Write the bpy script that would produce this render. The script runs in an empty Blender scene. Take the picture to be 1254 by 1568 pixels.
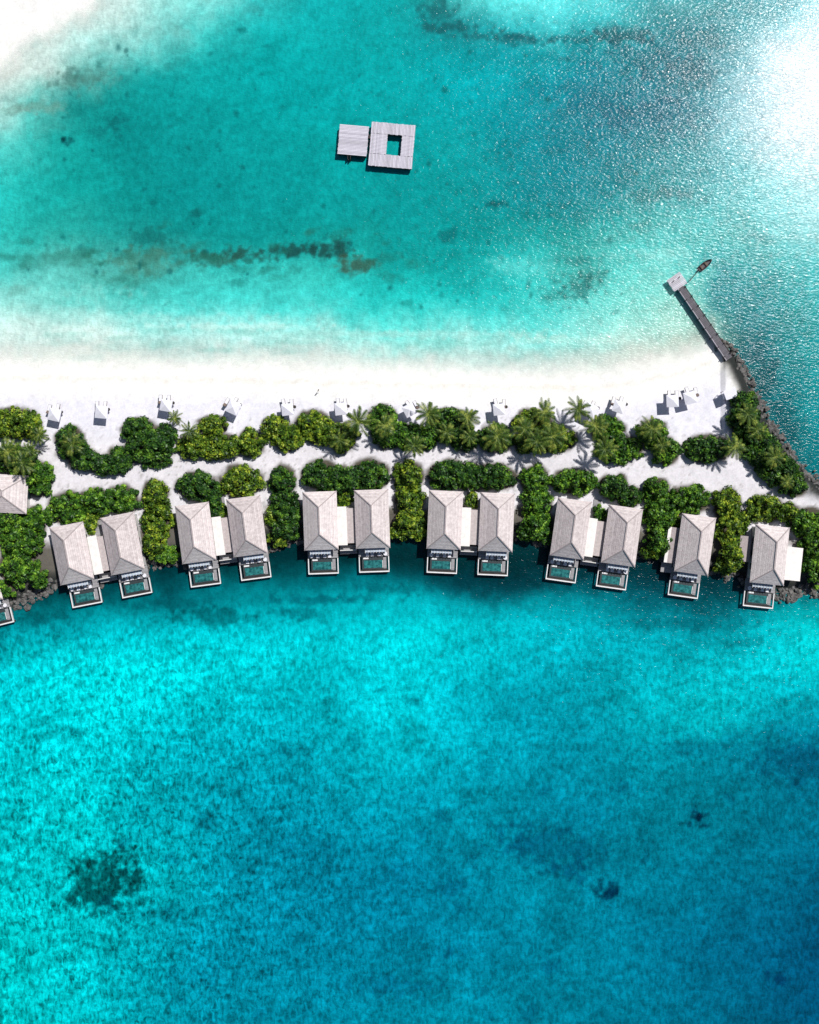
import bpy, math, random
import numpy as np
from mathutils import Vector, Matrix
random.seed(7); rng=np.random.default_rng(7)
H=200.0; S=0.15
def P(px,py,z=0.0):
    k=S*(H-z)/H
    return ((px-627)*k,(784-py)*k,z)
scene=bpy.context.scene
scene.view_settings.view_transform='Standard'
try: scene.view_settings.look='None'
except Exception: pass
scene.view_settings.exposure=0
# ---------------------------------------------------------------- helpers
def s2l(c):
    c=np.asarray(c,float)/255.0
    return np.where(c<=0.04045,c/12.92,((c+0.055)/1.055)**2.4)
LAT=rng.random((8,256,256))
def vn(x,y,s=0):
    L=LAT[s%8]; xi=np.floor(x).astype(int); yi=np.floor(y).astype(int)
    fx=x-xi; fy=y-yi; fx=fx*fx*(3-2*fx); fy=fy*fy*(3-2*fy)
    a=L[xi&255,yi&255]; b=L[(xi+1)&255,yi&255]; c=L[xi&255,(yi+1)&255]; d=L[(xi+1)&255,(yi+1)&255]
    return (a*(1-fx)+b*fx)*(1-fy)+(c*(1-fx)+d*fx)*fy
def fbm(x,y,s=0,o=4):
    t=0;a=0.5;n=0
    for i in range(o):
        t=t+a*vn(x*2**i+13.7*i,y*2**i+7.1*i,s+i); n+=a; a*=0.5
    return t/n-0.5
def sstep(a,b,x):
    t=np.clip((x-a)/(b-a),0,1); return t*t*(3-2*t)
def obj_from(name,verts,faces,mats,mi=None,smooth=False,parent=None):
    me=bpy.data.meshes.new(name)
    me.from_pydata([tuple(v) for v in verts],[],[tuple(f) for f in faces])
    for m in mats: me.materials.append(m)
    if mi is not None: me.polygons.foreach_set('material_index',mi)
    if smooth: me.polygons.foreach_set('use_smooth',[True]*len(me.polygons))
    me.update()
    ob=bpy.data.objects.new(name,me); scene.collection.objects.link(ob)
    if parent: ob.parent=parent
    return ob
def empty(name,loc=(0,0,0),rot=0):
    e=bpy.data.objects.new(name,None); scene.collection.objects.link(e)
    e.location=loc; e.rotation_euler=(0,0,rot); e.empty_display_size=0.5
    return e
class MB:
    def __init__(s): s.v=[];s.f=[];s.m=[]
    def box(s,x0,x1,y0,y1,z0,z1,m=0,M=None):
        b=len(s.v); c=[(x,y,z) for z in(z0,z1) for y in(y0,y1) for x in(x0,x1)]
        if M is not None: c=[tuple(M@Vector(p)) for p in c]
        s.v+=c
        for f in((0,2,3,1),(4,5,7,6),(0,1,5,4),(2,6,7,3),(0,4,6,2),(1,3,7,5)):
            s.f.append([b+i for i in f]); s.m.append(m)
    def poly(s,pts,m=0):
        b=len(s.v); s.v+=list(pts); s.f.append(list(range(b,b+len(pts)))); s.m.append(m)
    def cyl(s,x,y,z0,z1,r,m=0,n=8,r2=None,dx=0,dy=0):
        r2=r if r2 is None else r2; b=len(s.v)
        for (z,rr,ox,oy) in((z0,r,0,0),(z1,r2,dx,dy)):
            for i in range(n):
                a=2*math.pi*i/n; s.v.append((x+ox+rr*math.cos(a),y+oy+rr*math.sin(a),z))
        for i in range(n):
            j=(i+1)%n; s.f.append([b+i,b+j,b+n+j,b+n+i]); s.m.append(m)
        s.f.append([b+n+i for i in range(n)]); s.m.append(m)
    def make(s,name,mats,parent=None,smooth=False):
        return obj_from(name,s.v,s.f,mats,s.m,smooth,parent)
def newmat(name):
    m=bpy.data.materials.new(name); m.use_nodes=True
    nt=m.node_tree; b=nt.nodes['Principled BSDF']; return m,nt,b
def N(nt,t,**k):
    n=nt.nodes.new(t)
    for a,v in k.items(): setattr(n,a,v)
    return n
def math_(nt,op,a,b=None,c=None):
    n=N(nt,'ShaderNodeMath',operation=op)
    for i,v in enumerate((a,b,c)):
        if v is None: continue
        if isinstance(v,(int,float)): n.inputs[i].default_value=v
        else: nt.links.new(v,n.inputs[i])
    return n.outputs[0]
def mix(nt,f,a,b,blend='MIX'):
    n=N(nt,'ShaderNodeMix',data_type='RGBA',blend_type=blend)
    for i,v in ((0,f),(6,a),(7,b)):
        if isinstance(v,(int,float)): n.inputs[i].default_value=v
        elif isinstance(v,(tuple,list)): n.inputs[i].default_value=(*v[:3],1)
        else: nt.links.new(v,n.inputs[i])
    return n.outputs[2]
def noise(nt,vec,scale,detail=3,rough=0.5,dist=0):
    n=N(nt,'ShaderNodeTexNoise'); n.inputs['Scale'].default_value=scale
    n.inputs['Detail'].default_value=detail; n.inputs['Roughness'].default_value=rough; n.inputs['Distortion'].default_value=dist
    if vec is not None: nt.links.new(vec,n.inputs['Vector'])
    return n.outputs['Fac']
def mrange(nt,v,a,b,c,d):
    n=N(nt,'ShaderNodeMapRange'); nt.links.new(v,n.inputs[0])
    for i,x in enumerate((a,b,c,d)): n.inputs[i+1].default_value=x
    return n.outputs[0]
def mapping(nt,vec,rot=0,scale=(1,1,1)):
    n=N(nt,'ShaderNodeMapping'); n.inputs['Rotation'].default_value=(0,0,rot); n.inputs['Scale'].default_value=scale
    nt.links.new(vec,n.inputs['Vector']); return n.outputs[0]
def bump(nt,b,h,strength=0.3,dist=0.1):
    n=N(nt,'ShaderNodeBump'); n.inputs['Strength'].default_value=strength; n.inputs['Distance'].default_value=dist
    nt.links.new(h,n.inputs['Height']); nt.links.new(n.outputs[0],b.inputs['Normal'])
def simple(name,col,rough=0.7,var=0.15,sc=2.0,spec=0.3):
    m,nt,b=newmat(name); tc=N(nt,'ShaderNodeTexCoord').outputs['Object']
    f=mrange(nt,noise(nt,tc,sc,5,0.6),0.3,0.7,0,1)
    c=mix(nt,f,tuple(x*(1-var) for x in col),tuple(min(1,x*(1+var)) for x in col))
    nt.links.new(c,b.inputs['Base Color']); b.inputs['Roughness'].default_value=rough
    b.inputs['Specular IOR Level'].default_value=spec
    return m
def planks(name,col,w=0.3,axis=0,var=0.25,gapd=0.6):
    m,nt,b=newmat(name); tc=N(nt,'ShaderNodeTexCoord').outputs['Object']
    sp=N(nt,'ShaderNodeSeparateXYZ'); nt.links.new(tc,sp.inputs[0])
    t=math_(nt,'DIVIDE',sp.outputs[axis],w); fl=math_(nt,'FLOOR',t); fr=math_(nt,'FRACT',t)
    wn=N(nt,'ShaderNodeTexWhiteNoise',noise_dimensions='1D'); nt.links.new(fl,wn.inputs['W'])
    n2=noise(nt,tc,0.9,5,0.65)
    f=math_(nt,'ADD',math_(nt,'MULTIPLY',wn.outputs['Value'],0.55),math_(nt,'MULTIPLY',n2,0.55))
    c=mix(nt,f,tuple(x*(1-var*1.4) for x in col),tuple(min(1,x*(1+var)) for x in col))
    gap=math_(nt,'LESS_THAN',fr,0.12)
    c=mix(nt,math_(nt,'MULTIPLY',gap,gapd),c,tuple(x*0.3 for x in col))
    nt.links.new(c,b.inputs['Base Color']); b.inputs['Roughness'].default_value=0.8
    return m
# ---------------------------------------------------------------- water colour chart (depth / seabed, with painted sun glare and villa shade)
rows={
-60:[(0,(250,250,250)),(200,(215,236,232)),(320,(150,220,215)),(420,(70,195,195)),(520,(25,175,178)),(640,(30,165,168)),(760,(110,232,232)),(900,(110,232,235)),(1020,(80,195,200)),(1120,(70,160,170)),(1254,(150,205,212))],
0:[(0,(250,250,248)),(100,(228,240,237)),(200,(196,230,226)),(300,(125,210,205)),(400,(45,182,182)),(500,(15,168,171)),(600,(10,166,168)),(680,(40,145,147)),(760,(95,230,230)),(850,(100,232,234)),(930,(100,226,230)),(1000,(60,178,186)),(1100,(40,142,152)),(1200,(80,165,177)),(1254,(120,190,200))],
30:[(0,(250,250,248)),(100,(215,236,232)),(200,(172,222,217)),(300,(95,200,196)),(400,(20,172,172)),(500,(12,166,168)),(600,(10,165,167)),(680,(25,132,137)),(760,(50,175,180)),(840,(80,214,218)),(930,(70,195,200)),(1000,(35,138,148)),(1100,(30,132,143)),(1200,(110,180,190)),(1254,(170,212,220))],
70:[(0,(240,245,242)),(90,(196,226,221)),(200,(120,202,197)),(300,(45,176,173)),(400,(8,165,166)),(600,(8,163,165)),(700,(8,148,155)),(800,(10,148,158)),(900,(15,150,160)),(1000,(5,122,136)),(1080,(15,118,133)),(1150,(110,172,183)),(1200,(190,216,225)),(1254,(205,224,232))],  # right end, here and below: pale sun glare painted into the colour
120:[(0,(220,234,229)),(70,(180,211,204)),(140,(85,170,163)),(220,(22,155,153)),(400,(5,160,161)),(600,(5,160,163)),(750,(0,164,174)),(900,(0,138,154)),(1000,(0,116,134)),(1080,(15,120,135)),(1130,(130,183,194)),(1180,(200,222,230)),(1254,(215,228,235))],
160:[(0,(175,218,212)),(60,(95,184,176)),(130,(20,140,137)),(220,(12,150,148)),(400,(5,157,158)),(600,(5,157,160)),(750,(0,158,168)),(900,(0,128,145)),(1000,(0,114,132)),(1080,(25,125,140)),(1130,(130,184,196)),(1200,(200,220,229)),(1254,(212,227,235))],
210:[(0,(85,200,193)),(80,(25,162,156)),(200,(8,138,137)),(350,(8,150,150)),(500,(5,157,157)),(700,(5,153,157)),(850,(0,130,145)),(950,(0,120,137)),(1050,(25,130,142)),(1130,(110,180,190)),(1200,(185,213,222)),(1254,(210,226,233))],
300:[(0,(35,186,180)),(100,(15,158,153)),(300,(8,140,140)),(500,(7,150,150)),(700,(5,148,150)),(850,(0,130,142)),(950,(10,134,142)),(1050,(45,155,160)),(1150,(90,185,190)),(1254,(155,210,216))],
360:[(0,(45,188,181)),(100,(40,166,158)),(200,(25,144,140)),(300,(12,142,140)),(500,(12,147,144)),(700,(6,150,150)),(800,(6,148,148)),(900,(22,154,154)),(1000,(72,186,184)),(1100,(55,172,172)),(1254,(105,192,195))],
410:[(0,(70,190,183)),(100,(90,184,176)),(200,(68,164,156)),(290,(60,182,175)),(400,(56,192,186)),(500,(52,183,175)),(600,(15,158,155)),(700,(8,156,154)),(800,(50,192,189)),(900,(55,174,168)),(1000,(98,206,200)),(1075,(50,162,162)),(1100,(15,144,150)),(1200,(40,166,170)),(1254,(60,180,183))],
460:[(0,(135,220,212)),(150,(72,193,185)),(300,(66,208,202)),(450,(66,210,204)),(600,(32,195,190)),(750,(26,185,182)),(850,(64,196,191)),(950,(104,208,200)),(1040,(140,203,192)),(1075,(100,178,172)),(1100,(0,122,132)),(1200,(8,144,150)),(1254,(20,160,165))],
505:[(0,(198,234,228)),(150,(188,230,224)),(300,(152,227,222)),(450,(152,227,221)),(600,(108,220,213)),(750,(96,215,210)),(900,(142,220,213)),(1000,(155,215,205)),(1065,(185,215,202)),(1110,(50,120,120)),(1135,(0,105,115)),(1200,(3,135,141)),(1254,(15,155,160))],
545:[(0,(232,246,241)),(200,(226,241,235)),(400,(222,241,236)),(600,(210,240,234)),(750,(190,233,227)),(900,(200,232,224)),(1000,(218,233,223)),(1070,(225,228,215)),(1120,(50,100,100)),(1150,(0,98,108)),(1200,(5,138,145)),(1254,(15,158,163))],
590:[(0,(252,252,250)),(900,(250,251,248)),(1080,(240,240,235)),(1130,(50,90,90)),(1175,(0,98,108)),(1254,(5,146,151))],
700:[(0,(250,250,250)),(1080,(240,240,235)),(1170,(30,90,95)),(1254,(3,115,125))],
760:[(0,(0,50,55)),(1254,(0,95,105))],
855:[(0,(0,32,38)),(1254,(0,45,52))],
892:[(0,(5,40,46)),(60,(0,45,52)),(140,(0,60,70)),(250,(0,72,84)),(400,(0,122,136)),(470,(0,110,124)),(570,(0,118,134)),(640,(0,76,89)),(700,(0,56,70)),(850,(0,50,62)),(1000,(0,50,62)),(1100,(0,46,57)),(1254,(0,75,85))],  # near-black teal: shade of villas and stilts painted into the colour
922:[(0,(5,55,62)),(60,(0,80,90)),(140,(0,112,125)),(250,(0,118,131)),(330,(0,112,125)),(400,(0,155,170)),(500,(0,155,170)),(600,(0,170,185)),(700,(0,156,172)),(850,(0,134,150)),(1000,(0,88,105)),(1100,(0,74,86)),(1180,(0,108,120)),(1254,(0,142,152))],
955:[(0,(0,125,140)),(100,(0,155,172)),(200,(0,172,188)),(330,(0,165,181)),(420,(0,176,192)),(600,(0,191,206)),(700,(0,190,206)),(850,(0,167,186)),(1000,(0,136,154)),(1100,(0,126,144)),(1200,(0,168,182)),(1254,(0,190,198))],
1010:[(0,(0,174,189)),(100,(0,193,207)),(200,(0,203,215)),(350,(0,197,210)),(500,(0,192,207)),(650,(0,196,211)),(740,(0,184,202)),(820,(0,165,185)),(900,(0,155,175)),(1000,(0,158,176)),(1150,(0,180,195)),(1254,(0,193,204))],
1080:[(0,(0,188,203)),(150,(0,206,217)),(280,(0,192,206)),(400,(0,168,186)),(520,(0,168,186)),(620,(0,192,209)),(700,(0,168,190)),(800,(0,144,168)),(900,(0,152,174)),(1000,(0,164,181)),(1100,(0,176,190)),(1200,(0,154,173)),(1254,(0,145,166))],
1150:[(0,(0,188,201)),(150,(0,188,202)),(300,(0,154,174)),(450,(0,152,174)),(600,(0,165,184)),(700,(0,164,187)),(850,(0,132,159)),(1000,(0,134,159)),(1100,(0,124,151)),(1254,(0,106,139))],
1250:[(0,(0,174,186)),(120,(0,190,199)),(220,(0,156,173)),(400,(0,130,156)),(600,(0,138,165)),(750,(0,133,161)),(900,(0,116,148)),(1050,(0,116,145)),(1254,(0,102,137))],
1350:[(0,(0,180,189)),(120,(0,170,180)),(250,(0,153,168)),(400,(0,124,152)),(600,(0,117,150)),(800,(0,125,154)),(1000,(0,113,146)),(1254,(0,91,131))],
1450:[(0,(0,190,196)),(150,(0,170,183)),(300,(0,130,156)),(500,(0,118,148)),(700,(0,121,153)),(900,(0,117,149)),(1100,(0,96,137)),(1254,(0,76,120))],
1600:[(0,(0,180,187)),(150,(0,163,176)),(300,(0,130,156)),(500,(0,121,148)),(700,(0,124,150)),(900,(0,112,144)),(1100,(0,95,132)),(1254,(0,76,118))]}
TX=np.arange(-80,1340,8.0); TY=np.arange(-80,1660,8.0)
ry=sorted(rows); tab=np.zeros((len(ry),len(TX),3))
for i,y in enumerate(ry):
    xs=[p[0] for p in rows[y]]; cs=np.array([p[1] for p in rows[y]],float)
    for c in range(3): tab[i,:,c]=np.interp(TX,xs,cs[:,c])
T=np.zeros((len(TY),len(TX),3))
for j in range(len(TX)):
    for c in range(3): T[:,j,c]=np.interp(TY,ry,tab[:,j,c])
def blur(A,sig):
    r=int(3*sig)+1; k=np.exp(-0.5*(np.arange(-r,r+1)/sig)**2); k/=k.sum()
    for ax in(0,1):
        pad=[(0,0)]*3; pad[ax]=(r,r); B=np.pad(A,pad,mode='edge'); O=np.zeros_like(A)
        for i,w in enumerate(k):
            sl=[slice(None)]*3; sl[ax]=slice(i,i+A.shape[ax]); O+=w*B[tuple(sl)]
        A=O
    return A
T=blur(T,1.2)
def sample(px,py):
    u=np.clip((px-TX[0])/8,0,len(TX)-1.001); v=np.clip((py-TY[0])/8,0,len(TY)-1.001)
    i=u.astype(int); j=v.astype(int); fu=(u-i)[...,None]; fv=(v-j)[...,None]
    return (T[j,i]*(1-fu)+T[j,i+1]*fu)*(1-fv)+(T[j+1,i]*(1-fu)+T[j+1,i+1]*fu)*fv
ISL=[(-520,640),(-420,590),(-200,578),(0,572),(200,574),(400,577),(600,582),(750,587),(870,590),(960,583),(1030,568),(1085,550),(1108,532),(1128,550),(1146,590),(1172,640),(1209,700),(1250,740),(1300,762),(1420,800),(1560,880),(1560,960),(1400,930),(1254,900),(1200,908),(1150,888),(1100,868),(990,850),(900,842),(850,830),(800,818),(650,810),(540,810),(470,816),(420,834),(330,848),(240,862),(150,878),(70,903),(0,938),(-120,980),(-300,1050),(-480,1080),(-560,860)]
BAR=[(-400,-400),(190,-400),(155,-60),(122,0),(70,28),(30,56),(-12,90),(-120,120),(-400,190)]
def sdf(px,py,poly):
    d=np.full(px.shape,1e9); ins=np.zeros(px.shape,bool); n=len(poly)
    for i in range(n):
        x0,y0=poly[i]; x1,y1=poly[(i+1)%n]; ex,ey=x1-x0,y1-y0
        wx=px-x0; wy=py-y0; t=np.clip((wx*ex+wy*ey)/(ex*ex+ey*ey),0,1)
        d=np.minimum(d,(wx-ex*t)**2+(wy-ey*t)**2)
        if ey!=0:
            c=((y0<=py)!=(y1<=py)); xx=x0+(py-y0)/ey*ex; ins^=(c&(px<xx))
    return np.where(ins,1,-1)*np.sqrt(d)*S
def axis(lo,hi,step,far):
    a=list(np.arange(lo,hi+1e-6,step)); g=step; l=[];x=lo
    while x>-far: g*=1.6; x-=g; l.append(x)
    r=[];g=step;x=a[-1]
    while x<far: g*=1.6; x+=g; r.append(x)
    return np.array(l[::-1]+a+r)
def grid_obj(name,X,Y,Z,attrs,mat,smooth=True):
    nx,ny=len(X),len(Y); gx,gy=np.meshgrid(X,Y)
    co=np.stack([gx,gy,Z],-1).reshape(-1,3).astype(np.float32)
    idx=np.arange(nx*ny).reshape(ny,nx)
    q=np.stack([idx[:-1,:-1],idx[:-1,1:],idx[1:,1:],idx[1:,:-1]],-1).reshape(-1,4).astype(np.int32)
    me=bpy.data.meshes.new(name); me.vertices.add(len(co)); me.vertices.foreach_set('co',co.ravel())
    me.loops.add(q.size); me.loops.foreach_set('vertex_index',q.ravel())
    me.polygons.add(len(q)); me.polygons.foreach_set('loop_start',np.arange(0,q.size,4,dtype=np.int32))
    if smooth: me.polygons.foreach_set('use_smooth',np.ones(len(q),bool))
    me.update(calc_edges=True)
    for an,(ty,data) in attrs.items():
        a=me.attributes.new(an,ty,'POINT')
        if ty=='FLOAT_COLOR':
            d=np.ones((len(co),4),np.float32); d[:,:3]=data.reshape(-1,3); a.data.foreach_set('color',d.ravel())
        else: a.data.foreach_set('value',data.reshape(-1).astype(np.float32))
    me.materials.append(mat); ob=bpy.data.objects.new(name,me); scene.collection.objects.link(ob); return ob
# ---------------------------------------------------------------- vegetation layout
BUSH=[
[(22,648,38,22),(50,655,14,16)],[(18,705,22,22),(60,732,20,26),(38,700,16,14)],
[(108,672,20,18),(112,690,22,14),(135,706,24,14),(165,712,32,14),(184,703,16,18)],
[(212,658,24,16),(232,684,38,28),(252,668,18,16)],
[(325,655,20,17),(298,684,24,18),(340,684,36,18),(384,679,20,20)],
[(422,655,20,15),(440,672,22,18)],
[(480,648,24,17),(505,664,42,16),(525,678,16,14)],
[(585,638,21,16),(590,662,22,22),(622,668,32,18),(650,674,14,14)],
[(688,640,30,13),(690,662,36,16),(712,676,18,14)],[(757,672,24,20)],
[(815,648,26,20),(838,672,40,20),(805,678,16,14)],
[(930,656,24,18),(948,688,34,20)],[(998,662,22,20),(1018,690,20,20)],[(1082,688,34,19)],
[(1138,615,20,15),(1138,642,22,22),(1150,668,26,20),(1168,690,28,24),(1190,718,30,24),(1212,742,20,16)],
[(110,778,30,22),(150,768,28,18),(188,764,24,20)],
[(240,760,19,22),(242,795,20,28),(236,832,16,22)],
[(303,745,30,20),(330,770,10,20)],[(370,738,30,22)],[(434,738,18,24),(438,775,20,26),(438,808,20,20)],
[(492,728,28,20),(525,736,40,20),(568,728,26,22)],[(625,730,21,20),(627,765,20,26),(628,798,22,22)],
[(688,728,34,20),(722,736,16,14),(755,730,32,18),(718,718,10,8)],
[(818,735,19,20),(820,768,20,28),(820,804,22,24)],
[(878,738,32,18)],[(938,746,22,18),(962,760,18,16)],[(1003,750,16,16),(1010,785,24,26),(1008,825,20,24)],
[(1052,765,34,20)],[(1112,772,20,22),(1116,810,19,30),(1118,850,16,26)],
[(1168,778,26,18),(1200,785,20,12)],[(1232,800,26,20),(1246,830,18,26),(1247,872,16,26)],
[(18,800,22,18),(35,830,32,28),(30,868,26,26),(55,800,16,24),(10,900,14,12),(60,885,12,14)],
[(-60,640,50,22),(-40,720,30,26),(-80,800,50,30)],[(1300,820,40,30),(1310,870,50,30),(1400,860,60,40)],
[(-160,660,60,24),(-200,760,60,30),(-180,860,60,40)]]
LOW=[[(135,800,10,16),(142,785,14,8)],[(255,850,18,12),(225,800,6,18)],[(335,785,10,12)],[(425,825,16,10),(416,790,8,14)],[(527,765,10,10)],[(612,815,14,8),(644,815,8,10)],[(724,765,9,10)],[(803,815,10,10),(838,822,12,8)],[(918,785,8,10)],[(1000,845,16,8),(1030,800,10,10)],[(1110,868,14,10),(1138,800,8,16)],[(75,790,10,12)],[(1215,870,14,10)]]
allE=[e for g in BUSH for e in g]
# ---------------------------------------------------------------- SEA
X=axis(-104,104,0.33,4000); Y=axis(-128,128,0.33,4000)
gx,gy=np.meshgrid(X,Y); px=gx/S+627; py=784-gy/S
w1=fbm(px/70,py/70,0,4); w2=fbm(px/70+50,py/70+9,1,4)
w3=fbm(px/14,py/14,2,3); w4=fbm(px/14+31,py/14+5,3,3)
amp=np.where(py<560,1.0,0.8)
wx=px+amp*(w1*60+w3*18); wy=py+amp*(w2*44+w4*18)
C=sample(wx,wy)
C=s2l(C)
inn=np.exp(-(np.maximum(0,np.maximum(np.abs(px-627)-800,np.abs(py-784)-950))/500.0)**2)[...,None]
C=C*inn+np.array([0.0,0.10,0.20])*(1-inn)
big=fbm(px/45,py/45,4,5); med=fbm(px/9+py/24,py/7,5,4)
south=sstep(900,1000,py)
pal=(1-0.8*sstep(0.35,0.75,C[...,0]))
C=C*(1+(big*(0.34+0.34*south)+med*(0.40+0.12*south))*pal)[...,None]
n_a=fbm(px/8,py/8,6,4); n_b=fbm(px/26,py/26,7,4)
def spot(x,y,rx,ry,st,col,rot=0,rough=2.0):
    global C
    ca,sa=math.cos(rot),math.sin(rot); dx=px-x; dy=py-y
    sel=(np.abs(dx)<rx*2.4+ry*2.4)&(np.abs(dy)<rx*2.4+ry*2.4)
    dx=dx[sel];dy=dy[sel]
    u=(dx*ca+dy*sa)/rx; v=(-dx*sa+dy*ca)/ry
    e=1-np.sqrt(u*u+v*v)+n_a[sel]*rough+n_b[sel]*rough*0.7
    m=(sstep(-0.35,0.75,e)*sstep(2.4,1.5,np.sqrt(u*u+v*v))*st)[...,None]
    C[sel]=C[sel]*(1-m)+s2l(col)*m
for a in [(155,1350,60,50,0.85,(0,62,66)),(178,1335,34,28,0.5,(0,45,50)),(140,1370,26,20,0.4,(0,50,55)),(1068,1252,22,19,0.95,(0,38,68)),(1068,1252,12,10,0.8,(0,28,52)),(935,1360,22,14,0.95,(0,38,70)),
 (850,1300,100,38,0.55,(0,72,106)),(790,1290,34,20,0.45,(0,62,98)),(860,1330,34,16,0.45,(0,62,100)),(1225,1165,60,34,0.55,(0,62,96)),(1060,1145,56,13,0.45,(0,88,114)),(688,1455,28,13,0.6,(0,68,104)),
 (840,1480,22,16,0.5,(0,64,102)),(1190,1500,16,12,0.7,(0,38,84)),(318,1255,24,15,0.6,(0,84,106)),(545,1135,18,13,0.55,(0,100,122)),(120,1122,10,6,0.6,(0,100,115)),(430,1150,40,12,0.4,(0,105,128)),(960,1210,40,14,0.4,(0,82,112)),(700,1360,30,12,0.4,(0,76,112)),
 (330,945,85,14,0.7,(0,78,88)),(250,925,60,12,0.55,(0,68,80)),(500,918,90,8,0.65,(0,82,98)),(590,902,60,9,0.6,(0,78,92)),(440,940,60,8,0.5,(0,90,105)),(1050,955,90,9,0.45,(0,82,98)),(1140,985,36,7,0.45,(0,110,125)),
 (240,1400,60,14,0.3,(0,86,112)),(280,1500,60,18,0.3,(0,82,114)),(600,1510,60,18,0.4,(0,82,120)),(470,1300,50,30,0.3,(0,95,126)),(640,1220,40,16,0.3,(0,102,134)),
 (225,365,46,12,0.65,(18,102,100)),(255,385,48,12,0.5,(36,110,100)),(330,398,44,11,0.75,(45,98,84)),(385,390,48,11,0.85,(35,80,72)),(445,384,50,11,0.9,(26,72,70)),(500,382,34,14,0.9,(26,72,70)),(545,405,26,14,0.85,(58,86,70)),(600,425,24,11,0.55,(28,112,106)),(622,462,15,8,0.5,(22,120,116)),
 (215,400,56,18,0.5,(72,116,98)),(120,395,44,14,0.5,(52,124,112)),(190,425,38,12,0.4,(56,124,110)),(60,400,40,12,0.35,(46,130,120)),(360,432,20,7,0.5,(28,122,116)),
 (883,438,36,22,0.7,(20,92,92)),(905,420,20,10,0.45,(24,106,104)),(850,455,24,8,0.5,(32,120,115)),(885,400,38,8,0.5,(16,112,112)),(1000,300,60,10,0.45,(12,100,106)),
 (760,312,17,7,0.8,(8,80,86)),(688,362,20,10,0.65,(8,98,102)),(302,325,15,9,0.75,(12,94,94)),(180,192,18,18,0.65,(12,94,96)),(150,205,17,10,0.45,(12,104,106)),(105,215,10,7,0.8,(8,78,83)),(98,212,5,4,0.9,(5,60,65)),(118,122,34,16,0.65,(64,108,102)),(150,115,32,18,0.5,(80,146,138)),(50,165,42,9,0.65,(100,152,142)),(20,168,38,7,0.55,(120,168,158)),(170,70,40,10,0.35,(130,190,184)),(240,50,50,10,0.35,(110,185,180)),
 (700,42,56,10,0.8,(22,92,98)),(665,18,24,16,0.7,(22,92,98)),(740,55,46,9,0.7,(24,96,102)),(800,62,50,8,0.7,(20,92,100)),(870,58,60,8,0.65,(20,98,108)),(960,52,56,14,0.7,(20,80,92)),(985,90,60,24,0.5,(0,80,98)),(1045,112,54,22,0.55,(6,78,94)),(900,150,90,36,0.4,(0,92,114)),(1000,180,80,28,0.45,(0,86,110)),(1040,300,40,18,0.4,(16,104,114)),(860,90,13,6,0.6,(8,92,100)),(390,15,17,8,0.5,(50,138,138)),(1080,60,40,16,0.5,(10,90,102)),
 (370,45,11,6,0.6,(8,108,110)),(410,70,9,5,0.6,(8,108,110)),(200,200,30,60,0.2,(8,112,112)),(1168,580,20,40,0.65,(0,72,82)),(1200,655,20,40,0.6,(0,72,82)),(1160,540,24,22,0.5,(0,90,102)),(850,330,40,9,0.35,(0,102,108)),(985,345,28,9,0.45,(18,116,116)),(1165,365,18,11,0.45,(42,128,134)),
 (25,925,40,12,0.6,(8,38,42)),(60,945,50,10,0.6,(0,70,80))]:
    spot(*a)
r2=random.Random(3)
for i in range(170):
    x=r2.uniform(30,1000); y=r2.uniform(70,480); r=r2.uniform(2,7)
    if x+y<200: continue
    spot(x,y,r,r*r2.uniform(0.5,0.9),r2.uniform(0.3,0.75),(9,98,100),r2.uniform(0,3),0.8)
for i in range(60):
    x=r2.uniform(150,1250); y=r2.uniform(1020,1560); r=r2.uniform(5,20)
    spot(x,y,r,r*0.6,r2.uniform(0.15,0.42),(0,70,104),r2.uniform(0,3),1.3)
for i in range(46):
    x=r2.uniform(0,640); y=395+r2.gauss(0,24); r=r2.uniform(6,20)
    spot(x,y,r,r*0.45,r2.uniform(0.25,0.55),(32,106,94),r2.uniform(-.3,.3),1.5)
for i in range(40):
    x=r2.uniform(0,900); y=518+r2.gauss(0,14); r=r2.uniform(14,50)
    spot(x,y,r,r*0.14,r2.uniform(0.15,0.4),(120,200,190),r2.uniform(-.1,.1),1.2)
for a in [(800,410,46,14,0.5,(95,215,212)),(250,490,180,10,0.35,(170,230,224)),(350,500,120,5,0.4,(205,238,232)),(620,512,260,6,0.35,(180,230,224)),(880,520,120,6,0.35,(195,228,218)),(640,970,70,18,0.35,(0,205,215)),(120,1030,160,40,0.3,(0,214,222)),(1080,1105,70,22,0.35,(0,187,202)),(80,1200,70,20,0.35,(0,197,206)),(1010,390,60,10,0.35,(140,215,210)),(90,450,90,12,0.35,(140,218,210))]:
    spot(*a)
d_i=sdf(px+w3*10,py+w4*10,ISL); d_b=sdf(px+w3*16+w1*26,py+w4*16+w2*26,BAR)
beach=(py<620)&(px<1095)
rampw=np.where(beach,-10.0,-0.8)
a1=1-sstep(0,1,(d_i-rampw)/(0.3-rampw)); a2=sstep(0.3,-8,d_b)
alpha=np.minimum(a1,a2)
ks=sstep(600,880,py)[...,None]*np.ones(3); kr=(sstep(500,1250,px)*sstep(1050,1300,py))[...,None]
Ks=np.array([1,0.94,0.86])*(1-kr)+np.array([1,0.90,0.73])*kr
C=np.clip(C*(Ks*ks+np.array([0.9,0.88,0.85])*(1-ks)),0.0,0.90)
lp=np.sqrt(((px-120)/560)**2+((py-1350)/480)**2)
ripple=(0.24+0.36*south+0.45*south*sstep(1.2,0.2,lp))*(1-0.75*sstep(0.5,0.85,C[...,0]))
m,nt,b=newmat('sea_water')
at=N(nt,'ShaderNodeAttribute',attribute_name='depth_glare_shade'); aa=N(nt,'ShaderNodeAttribute',attribute_name='cover'); ar=N(nt,'ShaderNodeAttribute',attribute_name='ripple')
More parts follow.
